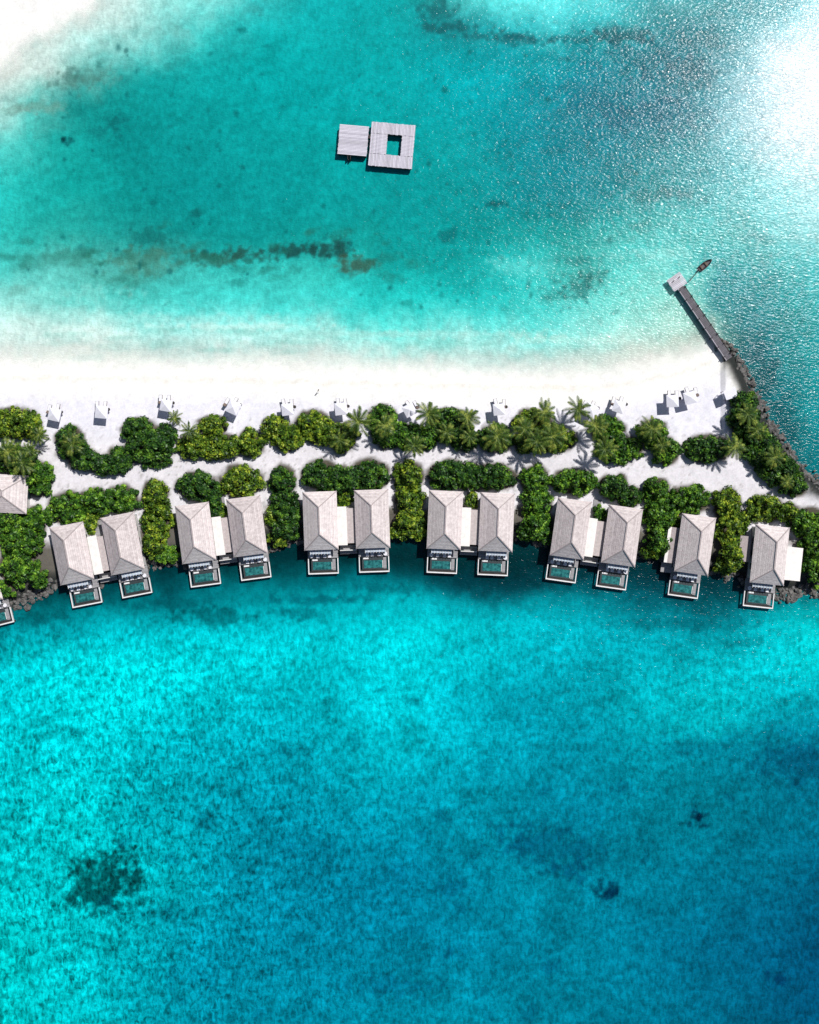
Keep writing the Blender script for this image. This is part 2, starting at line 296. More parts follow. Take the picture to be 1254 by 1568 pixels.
tc=N(nt,'ShaderNodeTexCoord').outputs['Object']
mp=mapping(nt,tc,0.6,(1.0,0.5,1)); mp2=mapping(nt,tc,-0.5,(0.6,1.0,1))
r1=noise(nt,mp,1.2,3,0.6,0.7); r2_=noise(nt,mp2,0.5,4,0.6,0.9)
rr=math_(nt,'ADD',mrange(nt,r1,0.37,0.63,-0.5,0.5),mrange(nt,r2_,0.36,0.64,-0.35,0.35))
f=math_(nt,'MAXIMUM',0.25,math_(nt,'ADD',1.0,math_(nt,'MULTIPLY',math_(nt,'MULTIPLY',rr,0.85),ar.outputs['Fac'])))
vm=N(nt,'ShaderNodeVectorMath',operation='SCALE'); nt.links.new(at.outputs['Color'],vm.inputs[0]); nt.links.new(f,vm.inputs['Scale'])
nt.links.new(vm.outputs[0],b.inputs['Base Color'])
b.inputs['Roughness'].default_value=0.14; b.inputs['IOR'].default_value=1.33; b.inputs['Specular IOR Level'].default_value=0.22
wv=noise(nt,mapping(nt,tc,0.45,(0.8,1.5,1)),1.5,3,0.5,0.4)
bump(nt,b,wv,0.45,0.27)
tr=N(nt,'ShaderNodeBsdfTransparent'); ms=N(nt,'ShaderNodeMixShader')
nt.links.new(aa.outputs['Fac'],ms.inputs[0]); nt.links.new(tr.outputs[0],ms.inputs[1]); nt.links.new(b.outputs[0],ms.inputs[2])
nt.links.new(ms.outputs[0],nt.nodes['Material Output'].inputs['Surface'])
grid_obj('sea_water',X,Y,np.zeros_like(gx),{'depth_glare_shade':('FLOAT_COLOR',C),'cover':('FLOAT',alpha),'ripple':('FLOAT',ripple)},m)
# ---------------------------------------------------------------- GROUND
X=axis(-140,140,0.45,4200); Y=axis(-140,140,0.45,4200)
gx,gy=np.meshgrid(X,Y); px=gx/S+627; py=784-gy/S
n1=fbm(px/14,py/14,2,3); n2=fbm(px/14+31,py/14+5,3,3)
di=sdf(px+n1*10,py+n2*10,ISL); db=sdf(px+n1*14,py+n2*14,BAR)
arc=748+(px-627)**2*0.00018
slope=np.where((py<arc-90)&(px<1105),0.05,0.35)
z1=np.clip(di*slope,-3.5,1.25); z2=np.clip(db*0.04,-3.5,0.5); Z=np.maximum(z1,z2)
Z=Z+np.where(Z>0.3,fbm(px/9,py/9,5,3)*0.16,0)
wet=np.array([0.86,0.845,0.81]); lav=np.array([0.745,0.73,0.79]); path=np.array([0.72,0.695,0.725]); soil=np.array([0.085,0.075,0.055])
t=sstep(3.0,7.0,di+n1*2)[...,None]; G=wet*(1-t)+lav*t
t=sstep(655,690,py+n1*20)[...,None]; G=G*(1-t)+path*t
G=np.where((db>-20)[...,None]&(di<-3)[...,None],wet,G)
# damp swash line just above the water's edge
sw=np.exp(-((di-0.9+n1*1.5)/0.5)**2)*(py<620)*(px<1090)*0.10; G=G*(1-sw[...,None]*np.array([0.7,1.0,1.4]))
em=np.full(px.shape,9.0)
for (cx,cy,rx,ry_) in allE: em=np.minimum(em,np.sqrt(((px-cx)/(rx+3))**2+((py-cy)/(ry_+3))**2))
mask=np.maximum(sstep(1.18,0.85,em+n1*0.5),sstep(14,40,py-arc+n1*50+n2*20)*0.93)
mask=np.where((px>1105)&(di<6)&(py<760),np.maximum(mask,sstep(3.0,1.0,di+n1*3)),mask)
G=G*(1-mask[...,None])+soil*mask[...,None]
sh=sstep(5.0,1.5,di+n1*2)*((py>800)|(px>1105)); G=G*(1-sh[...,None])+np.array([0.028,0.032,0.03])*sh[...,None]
G=G*(1+fbm(px/5,py/5,1,4)*0.26)[...,None]*(1+fbm(px/30,py/30,3,3)*0.14)[...,None]
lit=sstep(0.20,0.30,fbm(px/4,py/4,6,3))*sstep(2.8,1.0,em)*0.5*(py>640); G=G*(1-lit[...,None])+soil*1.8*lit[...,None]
G=np.clip(G,0.015,0.92)
m,nt,b=newmat('sand_ground'); at=N(nt,'ShaderNodeAttribute',attribute_name='ground_colour'); tc=N(nt,'ShaderNodeTexCoord').outputs['Object']
nn=mrange(nt,noise(nt,tc,2.2,6,0.7),0.3,0.7,0.86,1.06)
vm=N(nt,'ShaderNodeVectorMath',operation='SCALE'); nt.links.new(at.outputs['Color'],vm.inputs[0]); nt.links.new(nn,vm.inputs['Scale']); nt.links.new(vm.outputs[0],b.inputs['Base Color'])
b.inputs['Roughness'].default_value=0.95; b.inputs['Specular IOR Level'].default_value=0.1
bump(nt,b,noise(nt,tc,1.5,5,0.7),0.4,0.12)
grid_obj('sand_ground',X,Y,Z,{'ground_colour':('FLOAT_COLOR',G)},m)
# ---------------------------------------------------------------- foliage
def leafmat(name,dark,mid,light):
    m,nt,b=newmat(name); g=N(nt,'ShaderNodeNewGeometry'); tc=N(nt,'ShaderNodeTexCoord').outputs['Object']
    r=math_(nt,'ADD',math_(nt,'MULTIPLY',g.outputs['Random Per Island'],0.45),math_(nt,'MULTIPLY',mrange(nt,noise(nt,tc,0.55,3,0.6),0.36,0.64,0,1),0.6))
    cr=N(nt,'ShaderNodeValToRGB'); nt.links.new(r,cr.inputs[0]); e=cr.color_ramp.elements
    e[0].position=0.15; e[0].color=(*dark,1); e[1].position=0.95; e[1].color=(*light,1); k=e.new(0.58); k.color=(*mid,1)
    nt.links.new(cr.outputs[0],b.inputs['Base Color']); b.inputs['Roughness'].default_value=0.45; b.inputs['Specular IOR Level'].default_value=0.25
    return m
leafA=leafmat('shrub_leaves',(0.012,0.044,0.007),(0.055,0.155,0.014),(0.25,0.45,0.035))
leafC=leafmat('shrub_leaves_dark',(0.008,0.030,0.007),(0.030,0.095,0.014),(0.15,0.30,0.025))
leafB=leafmat('shrub_leaves_yellow',(0.016,0.046,0.006),(0.095,0.185,0.014),(0.42,0.50,0.04))
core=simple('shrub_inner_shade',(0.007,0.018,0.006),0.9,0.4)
bark=simple('bark',(0.16,0.12,0.09),0.9,0.3)
def leaves(cen,rad,n,size):
    L=len(cen); u=rng.random((L,n)); ph=rng.random((L,n))*2*np.pi
    cz=u*1.15-0.15; sz=np.sqrt(np.clip(1-cz*cz,0,1))
    dr=np.stack([sz*np.cos(ph),sz*np.sin(ph),cz],-1)
    rr=rad[:,None,None]*(0.72+0.42*rng.random((L,n,1)))
    p=(cen[:,None,:]+dr*rr*np.array([1,1,0.85])).reshape(-1,3)
    nrm=(dr+rng.normal(0,0.45,dr.shape)).reshape(-1,3); nrm/=np.linalg.norm(nrm,axis=1,keepdims=True)
    a=rng.normal(0,1,nrm.shape); t=np.cross(nrm,a); t/=np.linalg.norm(t,axis=1,keepdims=True); bt=np.cross(nrm,t)
    s=size*(0.6+0.8*rng.random((len(p),1)))
    return np.stack([p-t*s,p+bt*s*0.55,p+t*s,p-bt*s*0.55],1).reshape(-1,3)
def raw_mesh(name,V,extra,mats,loc):
    q=np.arange(len(V)).reshape(-1,4); me=bpy.data.meshes.new(name)
    ev,ef=extra; off=len(V); verts=np.concatenate([V,ev]); ef=[[i+off for i in f] for f in ef]
    sizes=np.array([4]*len(q)+[len(f) for f in ef]); starts=np.concatenate([[0],np.cumsum(sizes)[:-1]])
    li=np.concatenate([q.ravel(),np.array([i for f in ef for i in f],int)]).astype(np.int32)
    me.vertices.add(len(verts)); me.vertices.foreach_set('co',verts.astype(np.float32).ravel())
    me.loops.add(len(li)); me.loops.foreach_set('vertex_index',li)
    me.polygons.add(len(sizes)); me.polygons.foreach_set('loop_start',starts.astype(np.int32))
    for mt in mats: me.materials.append(mt)
    me.polygons.foreach_set('material_index',np.array([0]*len(q)+[1]*len(ef),dtype=np.int32))
    me.update(calc_edges=True)
    ob=bpy.data.objects.new(name,me); scene.collection.objects.link(ob); ob.location=loc; return ob
import bmesh
bm=bmesh.new(); bmesh.ops.create_icosphere(bm,subdivisions=1,radius=1); bm.verts.ensure_lookup_table()
ICV=np.array([v.co[:] for v in bm.verts]); ICF=[[v.index for v in f.verts] for f in bm.faces]; bm.free()
bm=bmesh.new(); bmesh.ops.create_icosphere(bm,subdivisions=2,radius=1); bm.verts.ensure_lookup_table()
IC2V=np.array([v.co[:] for v in bm.verts]); IC2F=[[v.index for v in f.verts] for f in bm.faces]; bm.free()
def shrub(g,hb):
    cen=[];rad=[]
    for (cx,cy,rx,ry_) in g:
        wxm,wym=rx*S,ry_*S; n=int(math.pi*wxm*wym*0.9)+4
        pts=[];tries=0
        while len(pts)<n and tries<n*30:
            tries+=1
            a=random.random()*2*math.pi; q=math.sqrt(random.random())*random.uniform(.88,1.2)
            x,y=q*math.cos(a)*wxm,q*math.sin(a)*wym
            if all((x-p[0])**2+(y-p[1])**2>0.5 for p in pts): pts.append((x,y,min(q,1)))
        x0,y0,_=P(cx,cy,2.2)
        for (x,y,q) in pts:
            r=random.uniform(0.45,1.25)*(0.75 if q>0.85 else 1); h=0.6+hb*math.sqrt(max(0,1-q*q*0.92))*random.uniform(0.45,1.15)
            cen.append((x0+x*0.95,y0+y*0.95,1.0+h-r*0.5)); rad.append(r)
    cen=np.array(cen);rad=np.array(rad); org=np.array([cen[:,0].mean(),cen[:,1].mean(),1.0])
    V=leaves(cen-org,rad,90,0.29)
    ev=[];ef=[]
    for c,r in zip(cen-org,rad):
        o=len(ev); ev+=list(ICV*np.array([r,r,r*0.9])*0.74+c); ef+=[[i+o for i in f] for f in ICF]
    for k in range(0,len(cen),4):
        c=cen[k]-org; o=len(ev)
        for i in range(5):
            a=i*2*math.pi/5; ev.append(np.array([c[0]*0.9+0.12*math.cos(a),c[1]*0.9+0.12*math.sin(a),-0.3]))
        for i in range(5):
            a=i*2*math.pi/5; ev.append(np.array([c[0]+0.05*math.cos(a),c[1]+0.05*math.sin(a),c[2]]))
        ef+=[[o+i,o+(i+1)%5,o+5+(i+1)%5,o+5+i] for i in range(5)]
    q=random.random()
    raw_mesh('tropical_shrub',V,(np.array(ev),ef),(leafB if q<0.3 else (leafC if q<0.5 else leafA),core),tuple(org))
for g in BUSH: shrub(g,3.6 if np.mean([e[1] for e in g])>712 else 2.8)
for g in LOW: shrub(g,1.3)
palmleaf=leafmat('palm_fronds',(0.013,0.038,0.006),(0.055,0.10,0.013),(0.30,0.34,0.06))
def palm_mesh(k,hgt):
    rd=random.Random(100+k); V=[];F=[];MI=[]
    lx,ly=rd.uniform(-1,1),rd.uniform(-1,1); n=8;rings=7
    for j in range(rings):
        t=j/(rings-1); r=0.24*(1-t)+0.12*t; z=hgt*t; ox,oy=lx*(t*t-1),ly*(t*t-1)
        for i in range(n):
            a=2*math.pi*i/n; V.append((ox+r*math.cos(a),oy+r*math.sin(a),z-0.3))
    for j in range(rings-1):
        for i in range(n):
            F.append([j*n+i,j*n+(i+1)%n,(j+1)*n+(i+1)%n,(j+1)*n+i]); MI.append(1)
    for f in range(16):
        az=f*2.399+rd.uniform(-0.25,0.25); L=rd.uniform(2.9,4.3); up=rd.uniform(0.15,1.0) if f>5 else rd.uniform(0.9,1.3)
        curve=rd.uniform(0.35,0.6); bend=rd.uniform(-0.35,0.35)
        def sp(t):
            r=L*(t-0.12*t*t*up); a=az+bend*t*t*0.6
            return Vector((r*math.cos(a),r*math.sin(a),hgt+up*L*0.45*t-curve*L*t*t))
        for i in range(1,21):
            t=i/21; c=sp(t); c2=sp(min(1,t+0.02)); d=(c2-c).normalized(); side=d.cross(Vector((0,0,1))).normalized()
            ll=0.72*math.sin(math.pi*(0.12+0.82*t))**0.7; w=0.085
            for s in(-1,1):
                tip=c+side*s*ll*0.75+d*ll*0.5-Vector((0,0,ll*rd.uniform(0.25,0.6)))
                o=len(V); V+= [tuple(c-d*w),tuple(c+d*w),tuple(tip+d*w*0.3),tuple(tip-d*w*0.3)]
                F.append([o,o+1,o+2,o+3]); MI.append(0)
        for i in range(6):
            a_,b_=sp(i/6),sp((i+1)/6); s=Vector((-math.sin(az),math.cos(az),0))*0.05*(1-i/7); o=len(V)
            V+=[tuple(a_-s),tuple(a_+s),tuple(b_+s),tuple(b_-s)]; F.append([o,o+1,o+2,o+3]); MI.append(0)
    for i in range(5):
        a=i*1.26; o=len(V); V+=[tuple(v) for v in ICV*0.16+np.array([0.28*math.cos(a),0.28*math.sin(a),hgt-0.25])]
        F+=[[q+o for q in f] for f in ICF]; MI+=[1]*len(ICF)
    me=bpy.data.meshes.new('coconut_palm'); me.from_pydata(V,[],F); me.materials.append(palmleaf); me.materials.append(bark)
    me.polygons.foreach_set('material_index',MI); me.update(); return me
PH=[6.2,7.4,6.6,5.4]; PM=[palm_mesh(k,PH[k]) for k in range(4)]
palms=[(12,692,1),(34,708,.9),(60,666,.7),(110,680,.9),(268,640,.6),(290,660,.6),(548,645,.95),(520,674,.75),(590,652,.95),(634,682,.75),(656,634,.95),(684,662,.8),(716,640,.9),(719,668,.7),(762,668,1.0),(804,656,.95),(834,630,.9),(822,676,.9),(846,668,1.0),(885,627,.85),(912,652,.9),(926,688,.85),(998,656,.9),(1014,682,.7),(1126,684,.9),(1145,634,.8),(1186,700,.8),(1160,658,.8),(1206,738,.6),(45,690,.6),(-60,690,1),(-140,720,1),(1330,800,1),(1400,840,.9)]
for i,(x,y,s) in enumerate(palms):
    k=i%4; s*=random.uniform(0.92,1.08); zt=1.1+PH[k]*s; X0,Y0,_=P(x,y,zt)
    o=bpy.data.objects.new('coconut_palm',PM[k]); scene.collection.objects.link(o); o.location=(X0,Y0,1.1); o.scale=(s,s,s); o.rotation_euler=(0,0,random.random()*6.28)
# ---------------------------------------------------------------- built things
def roofmat():
    m,nt,b=newmat('roof_shingles'); tc=N(nt,'ShaderNodeTexCoord').outputs['Object']
    oi=N(nt,'ShaderNodeObjectInfo').outputs['Random']
    sp=N(nt,'ShaderNodeSeparateXYZ'); nt.links.new(tc,sp.inputs[0])
    t=math_(nt,'DIVIDE',sp.outputs[2],0.30); fl=math_(nt,'FLOOR',t); fr=math_(nt,'FRACT',t)
    wn=N(nt,'ShaderNodeTexWhiteNoise',noise_dimensions='1D'); nt.links.new(fl,wn.inputs['W'])
    n=mrange(nt,noise(nt,tc,1.5,6,0.75),0.34,0.66,0,1); n2=mrange(nt,noise(nt,tc,0.3,3,0.6),0.3,0.7,0,1)
    f=math_(nt,'ADD',math_(nt,'ADD',math_(nt,'MULTIPLY',wn.outputs['Value'],0.2),math_(nt,'MULTIPLY',n,0.55)),math_(nt,'MULTIPLY',n2,0.25))
    f=math_(nt,'ADD',f,math_(nt,'MULTIPLY',math_(nt,'SUBTRACT',oi,0.4),0.3))
    c=mix(nt,f,(0.42,0.36,0.36),(0.88,0.79,0.775))
    c=mix(nt,math_(nt,'MULTIPLY',math_(nt,'LESS_THAN',fr,0.25),0.28),c,(0.27,0.22,0.225))
    nt.links.new(c,b.inputs['Base Color']); b.inputs['Roughness'].default_value=0.9; b.inputs['Specular IOR Level'].default_value=0.15
    bump(nt,b,noise(nt,tc,3,4,0.7),0.6,0.15); return m
ROOF=roofmat(); RIDGE=simple('roof_ridge_cap',(0.36,0.31,0.31),0.8)
CREAM=simple('cream_flat_roof',(0.80,0.76,0.73),0.8,0.1,1.0); WALL=simple('white_wall',(0.62,0.60,0.58),0.7,0.08); SHADOWED=simple('shadowed_flat_roof',(0.48,0.42,0.41),.8)  # last one: flat roof with the neighbouring roof's shadow painted in
DECK=planks('deck_boards',(0.30,0.29,0.30),0.22,1); FRAME=simple('pale_deck_edge',(0.74,0.73,0.73),0.7,0.1)
GLASS,nt,b=newmat('window_glass'); b.inputs['Base Color'].default_value=(0.03,0.05,0.06,1); b.inputs['Roughness'].default_value=0.08
POOL,nt,b=newmat('pool_water'); tc=N(nt,'ShaderNodeTexCoord').outputs['Object']
nt.links.new(mix(nt,mrange(nt,noise(nt,tc,1.6,3),.35,.65,0,1),(0.008,0.07,0.075),(0.035,0.21,0.21)),b.inputs['Base Color']); b.inputs['Roughness'].default_value=0.08; bump(nt,b,noise(nt,tc,3,2),0.1,0.05)
TILE=simple('pool_tile',(0.035,0.045,0.05),0.5); WOODD=simple('dark_timber',(0.045,0.038,0.036),0.8,0.3); CUSH=simple('white_cushion',(0.75,0.74,0.78),0.8,0.05)
PERG=simple('pergola_canvas',(0.42,0.48,0.56),0.7,0.25,1.5); SHADE=simple('umbrella_canvas',(0.74,0.73,0.80),0.8,0.05)
def hip(mb,cx,cy,w,l,ze,zr,rl,m=0,mr=1):
    x0,x1,y0,y1=cx-w/2,cx+w/2,cy-l/2,cy+l/2; a=(cx,cy+rl,zr); b_=(cx,cy-rl,zr)
    c=[(x0,y0,ze),(x1,y0,ze),(x1,y1,ze),(x0,y1,ze)]
    mb.poly([c[0],c[1],b_],m); mb.poly([c[1],c[2],a,b_],m); mb.poly([c[2],c[3],a],m); mb.poly([c[3],c[0],b_,a],m)
    mb.box(x0+.02,x1-.02,y0+.02,y1-.02,ze-0.22,ze-0.004,mr)
    def cap(p,q,wd=0.11):
        p,q=Vector(p),Vector(q); d=(q-p); L=d.length; d.normalize(); side=d.cross(Vector((0,0,1))).normalized(); up=side.cross(d)
        M=Matrix([[side.x,d.x,up.x,p.x],[side.y,d.y,up.y,p.y],[side.z,d.z,up.z,p.z],[0,0,0,1]])
        mb.box(-wd,wd,0,L,-0.02,0.09,mr,M)
    cap(b_,a,0.15)
    for k,(p,q) in enumerate(((c[0],b_),(c[1],b_),(c[2],a),(c[3],a))): cap(p,q)
def half(par,cx,side=1):
    mb=MB(); hip(mb,cx,0,7.65,13.1,4.7,7.9,3.0); mb.make('hip_roof',[ROOF,RIDGE],par)
    mb=MB(); mb.box(cx-3.2,cx+3.2,-5.7,5.9,1.35,4.5,0); mb.make('walls',[WALL],par)
    mb=MB()
    for i in range(4):
        x=cx-2.8+i*1.4; mb.box(x+.06,x+1.34,-5.76,-5.72,1.6,4.1,0); mb.box(x,x+.055,-5.80,-5.705,1.55,4.2,1)
    mb.box(cx-2.8,cx+2.8,-5.80,-5.705,4.2,4.28,1)
    mb.box(cx-0.5,cx+0.5,5.91,5.96,1.4,3.6,1)
    for y in(-3,0,3):
        for sx in(-1,1): mb.box(cx+sx*3.22-.02,cx+sx*3.22+.02,y-.7,y+.7,2.3,3.8,0)
    mb.make('windows_and_door',[GLASS,WOODD],par)
    mb=MB(); mb.box(cx-3.5,cx+3.4,-8.6,-5.9,1.2,1.42,0); mb.box(cx-3.3,cx+3.3,-5.9,6.1,1.1,1.3,0)
    mb.make('terrace_deck',[DECK],par)
    mb=MB()
    y0,y1=-12.2,-8.65; xa,xb=cx-3.5,cx+3.4
    mb.box(xa,xb,y0,y0+.27,1.0,1.4,0); mb.box(xa,xa+.2,y0+.275,y1,1.0,1.4,0); mb.box(xb-.2,xb,y0+.275,y1,1.0,1.4,0)
    mb.make('pale_deck_frame',[FRAME],par)
    mb=MB(); mb.box(xa+.7,xb-.6,y0+.7,y1-.05,-0.6,1.18,1); mb.box(xa+1.1,xb-1.6,y0+1.0,y1-.8,1.10,1.22,0); mb.box(xa+1.0,xa+2.2,y1-.5,y1-.15,1.19,1.3,2); mb.box(xa+.205,xb-.205,y0+.28,y0+.6,0.85,0.98,3)
    mb.box(xb-1.55,xb-1.43,y0+1.0,y1-.85,1.19,1.24,2); mb.box(xb-1.35,xb-.65,y0+.8,y1-.2,1.185,1.25,4)
    mb.make('plunge_pool',[POOL,TILE,FRAME,WOODD,DECK],par)
    mb=MB()
    for x in(cx-3.3,cx,cx+3.2):
        for y in(-12.0,-8.4,-5.8,-2.5): mb.cyl(x,y,-3.5,1.15,0.16,0)
    mb.make('stilts',[WOODD],par)
    mb=MB(); s=side
    mb.box(cx-s*0.4-2.3,cx-s*0.4+2.3,-7.5,-6.45,3.55,3.62,0)
    for k in range(8): mb.box(cx-s*.4-2.3+k*.64,cx-s*.4-2.24+k*.64,-7.7,-6.3,3.63,3.72,1)
    for x in(cx-s*.4-2.2,cx-s*.4+2.2): mb.cyl(x,-7.5,1.42,3.55,0.06,1)
    mb.make('terrace_awning',[PERG,FRAME],par)
    mb=MB()
    for k in range(2):
        x=cx+s*(0.4+k*1.1); mb.box(x-.35,x+.35,-8.5,-7.1,1.62,1.76,0); mb.box(x-.35,x+.35,-7.1,-6.85,1.7,2.1,0)
        for yy in(-8.3,-7.2):
            for xx in(-.28,.28): mb.box(x+xx-.04,x+xx+.04,yy-.04,yy+.04,1.42,1.62,1)
    mb.cyl(cx-s*2.6,-8.0,1.42,1.9,0.06,1); mb.cyl(cx-s*2.6,-8.0,1.9,1.96,0.45,0,12)
    mb.box(cx-s*1.2-.35,cx-s*1.2+.35,-8.5,-7.8,1.6,1.85,0); mb.box(cx-s*1.2-.3,cx-s*1.2+.3,-8.4,-7.9,1.42,1.6,1)
    mb.make('terrace_furniture',[CUSH,WOODD],par)
def villa(cx,cy,deg,kind='pair'):
    x,y,_=P(cx,cy,5.2); e=empty('overwater_villa',(x,y,0),math.radians(deg))
    if kind=='pair':
        half(e,-5.8,side=1); half(e,5.8,side=-1)
        mb=MB(); mb.box(-2.55,-0.1,-5.4,2.8,1.35,3.75,1); mb.box(-0.1,2.55,-5.0,2.4,1.35,3.5,1)
        mb.box(-2.05,0.05,-5.7,3.0,3.755,3.95,0); mb.box(0.055,2.0,-5.3,2.6,3.505,3.7,2)  # right strip darker: cast roof shadow put into its colour
        mb.box(-1.8,1.9,-7.0,-6.8,1.2,2.9,1); mb.box(-1.95,2.0,-7.8,-5.75,1.15,1.33,3); mb.cyl(-1.5,-7.4,-3,1.15,.15,3); mb.cyl(1.5,-7.4,-3,1.15,.15,3)
        mb.make('link_building',[CREAM,WALL,SHADOWED,DECK],e)
        mb=MB(); mb.box(-0.9,0.9,2.9,7.4,1.32,1.42,0); mb.make('entrance_walk',[DECK],e)
    elif kind=='wl':
        half(e,0,side=1); mb=MB(); mb.box(-5.6,-3.25,-4.6,3.0,1.35,3.4,1); mb.box(-6.1,-5.4,-4.9,3.2,3.4,3.65,0); mb.box(-5.395,-3.6,-4.9,3.2,3.41,3.55,2); mb.box(-5.9,-3.5,-7.2,-4.95,1.2,1.4,3)
        mb.make('side_wing',[CREAM,WALL,RIDGE,DECK],e)
    else:
        half(e,0,side=1); mb=MB(); mb.box(3.25,7.4,-4.8,1.8,1.35,3.4,1); mb.poly([(3.5,-5.2,3.9),(7.9,-5.2,3.45),(7.9,2.3,3.45),(3.5,2.3,3.9)],0); mb.box(3.45,7.85,-5.15,2.25,3.2,3.42,0)
        mb.box(-6.2,-3.7,-2.0,3.6,1.35,2.9,1); mb.box(-6.3,-3.75,-2.1,3.7,2.905,3.05,2)
        mb.make('side_wing',[CREAM,WALL,RIDGE,DECK],e)
villa(147.5,840,11); villa(338,811,7.5); villa(530,796,2); villa(721,798,-2.5); villa(914,815,-8)
villa(1065.5,834,-8,'wl'); villa(1180,850,-6,'wr'); villa(-72,890,14)
x,y,_=P(8,756,5); e=empty('garden_pavilion',(x,y,1.2),math.radians(-3))
mb=MB(); hip(mb,0,0,9.4,8.6,3.2,5.6,0.5); mb.make('hip_roof',[ROOF,RIDGE],e)
mb=MB(); mb.box(-4,4,-3.6,3.6,0,3.0,0); mb.box(4.01,4.05,-1,0.6,0,2.2,1); mb.box(-1.2,1.2,-3.66,-3.61,0.8,2.2,1); mb.make('walls',[WALL,GLASS],e)
# ---------------------------------------------------------------- swimming platforms
FL=planks('platform_boards',(0.58,0.55,0.62),0.31,0,0.24,0.0); FL2=planks('platform_boards_cross',(0.58,0.55,0.62),0.31,1,0.24,0.0)
def boards(mb,x0,x1,y0,y1,z,axis,m,w=0.31,g=.05):
    if axis==0:
        x=x0
        while x<x1-0.05: mb.box(x,min(x+w-g,x1),y0+random.uniform(-.06,.06),y1+random.uniform(-.06,.06),z,z+.08,m); x+=w
    else:
        y=y0
        while y<y1-0.05: mb.box(x0+random.uniform(-.06,.06),x1+random.uniform(-.06,.06),y,min(y+w-g,y1),z,z+.08,m); y+=w
x,y,_=P(600,222.5,1.6); e=empty('swimming_platform',(x,y,0.55),math.radians(-5))
mb=MB(); boards(mb,-5.0,5.0,2.45,5.0,0.95,0,0); boards(mb,-5.0,5.0,-5.0,-2.2,0.95,0,0); boards(mb,-5.0,-1.15,-2.12,2.37,0.95,1,0); boards(mb,2.15,5.0,-2.12,2.37,0.95,1,0)
mb.make('deck_boards',[FL],e)
mb=MB(); mb.box(-4.9,4.9,2.5,4.9,0.1,0.94,0); mb.box(-4.9,4.9,-4.9,-2.3,0.1,0.94,0); mb.box(-4.9,-1.2,-2.29,2.49,0.1,0.94,0); mb.box(2.2,4.9,-2.29,2.49,0.1,0.94,0)
for sx in(-4.5,4.5):
    for sy in(-4.5,0,4.5): mb.cyl(sx,sy,-4.2,0.1,0.2,0)
mb.make('frame_and_piles',[WOODD],e)
x,y,_=P(541,214.5,1.6); e=empty('swimming_platform',(x,y,0.5),math.radians(-5))
mb=MB(); boards(mb,-3.35,3.3,-3.4,3.45,1.0,1,0); mb.make('deck_boards',[FL2],e)
mb=MB(); mb.box(-3.25,3.2,-3.3,3.35,0.1,0.99,0); mb.box(3.2,3.9,0.8,1.6,0.5,0.9,0)
for sx in(-3,3):
    for sy in(-3,3): mb.cyl(sx,sy,-4.2,0.1,0.2,0)
mb.box(-1.0,-0.9,-4.3,-3.4,-0.9,1.0,0); mb.box(-0.4,-0.3,-4.3,-3.4,-0.9,1.0,0); mb.box(-1.0,-.3,-4.3,-4.2,0.3,0.36,0)
mb.make('frame_and_ladder',[WOODD],e)
# ---------------------------------------------------------------- jetty
a=Vector(P(1117,549,1.2)); c=Vector(P(1043,440,1.2)); L=(c-a).length; ang=math.atan2(c.y-a.y,c.x-a.x)
JP=planks('jetty_boards',(0.13,0.12,0.14),0.35,0); JP2=planks('jetty_head_boards',(0.60,0.57,0.63),0.35,0)
e=empty('jetty',(a.x,a.y,0),ang)
mb=MB(); boards(mb,0,L,-0.75,0.75,1.2,0,0,0.35); boards(mb,L+.05,L+3.2,-1.7,1.9,1.22,0,1,0.35); mb.box(0,L,-.87,-.77,1.1,1.36,2); mb.box(0,L,.77,.92,1.1,1.36,3)
mb.box(0,L+3,-.6,.6,0.95,1.19,2)
t=1
while t<L+3:
    mb.cyl(t,-.8,-3.5,1.9,.12,2); mb.cyl(t,.8,-3.5,1.9,.12,2); t+=2.6
mb.make('deck_and_piles',[JP,JP2,WOODD,simple('weathered_rail',(.40,.37,.42),.8)],e)
bx,by,_=P(1079,406,0.2); e=empty('moored_dinghy',(bx,by,0.05),math.radians(38))
V=[];F=[]; sec=[(-1.8,.55),(-1.2,.68),(0,.72),(1.0,.55),(1.6,.28),(2.0,.03)]
for (x_,w_) in sec: V+=[(x_,-w_,.5+.08*max(0,x_)),(x_,-w_*.6,-.15),(x_,w_*.6,-.15),(x_,w_,.5+.08*max(0,x_)),(x_,w_*.82,.45+.08*max(0,x_)),(x_,w_*.5,.0),(x_,-w_*.5,.0),(x_,-w_*.82,.45+.08*max(0,x_))]
for i in range(len(sec)-1):
    for k in range(8): F.append([i*8+k,i*8+(k+1)%8,(i+1)*8+(k+1)%8,(i+1)*8+k])
F.append(list(range(8)))
obj_from('hull',V,F,[simple('dark_hull',(0.05,0.04,0.05),0.5)],parent=e)
mb=MB(); mb.box(-1.1,-.8,-.55,.55,.3,.36,0); mb.box(.2,.5,-.55,.55,.3,.36,0); mb.box(-2.1,-1.8,-.15,.15,0,.8,1); mb.box(-2.0,-1.9,-.05,.05,-.6,0,1); mb.make('benches_and_outboard',[bark,WOODD],e)
mb=MB(); p=Vector(P(1056,430,1.2)); q=Vector((bx-1.3,by-1.1,0.5)); d=q-p; s=Vector((-d.y,d.x,0)).normalized()*.09
for i in range(8):
    f0,f1=i/8,(i+1)/8; z0=-.5*math.sin(math.pi*f0); z1=-.5*math.sin(math.pi*f1); u=p+d*f0+Vector((0,0,z0)); v=p+d*f1+Vector((0,0,z1)); mb.poly([tuple(u-s),tuple(u+s),tuple(v+s),tuple(v-s)])
mb.make('mooring_rope',[WOODD])
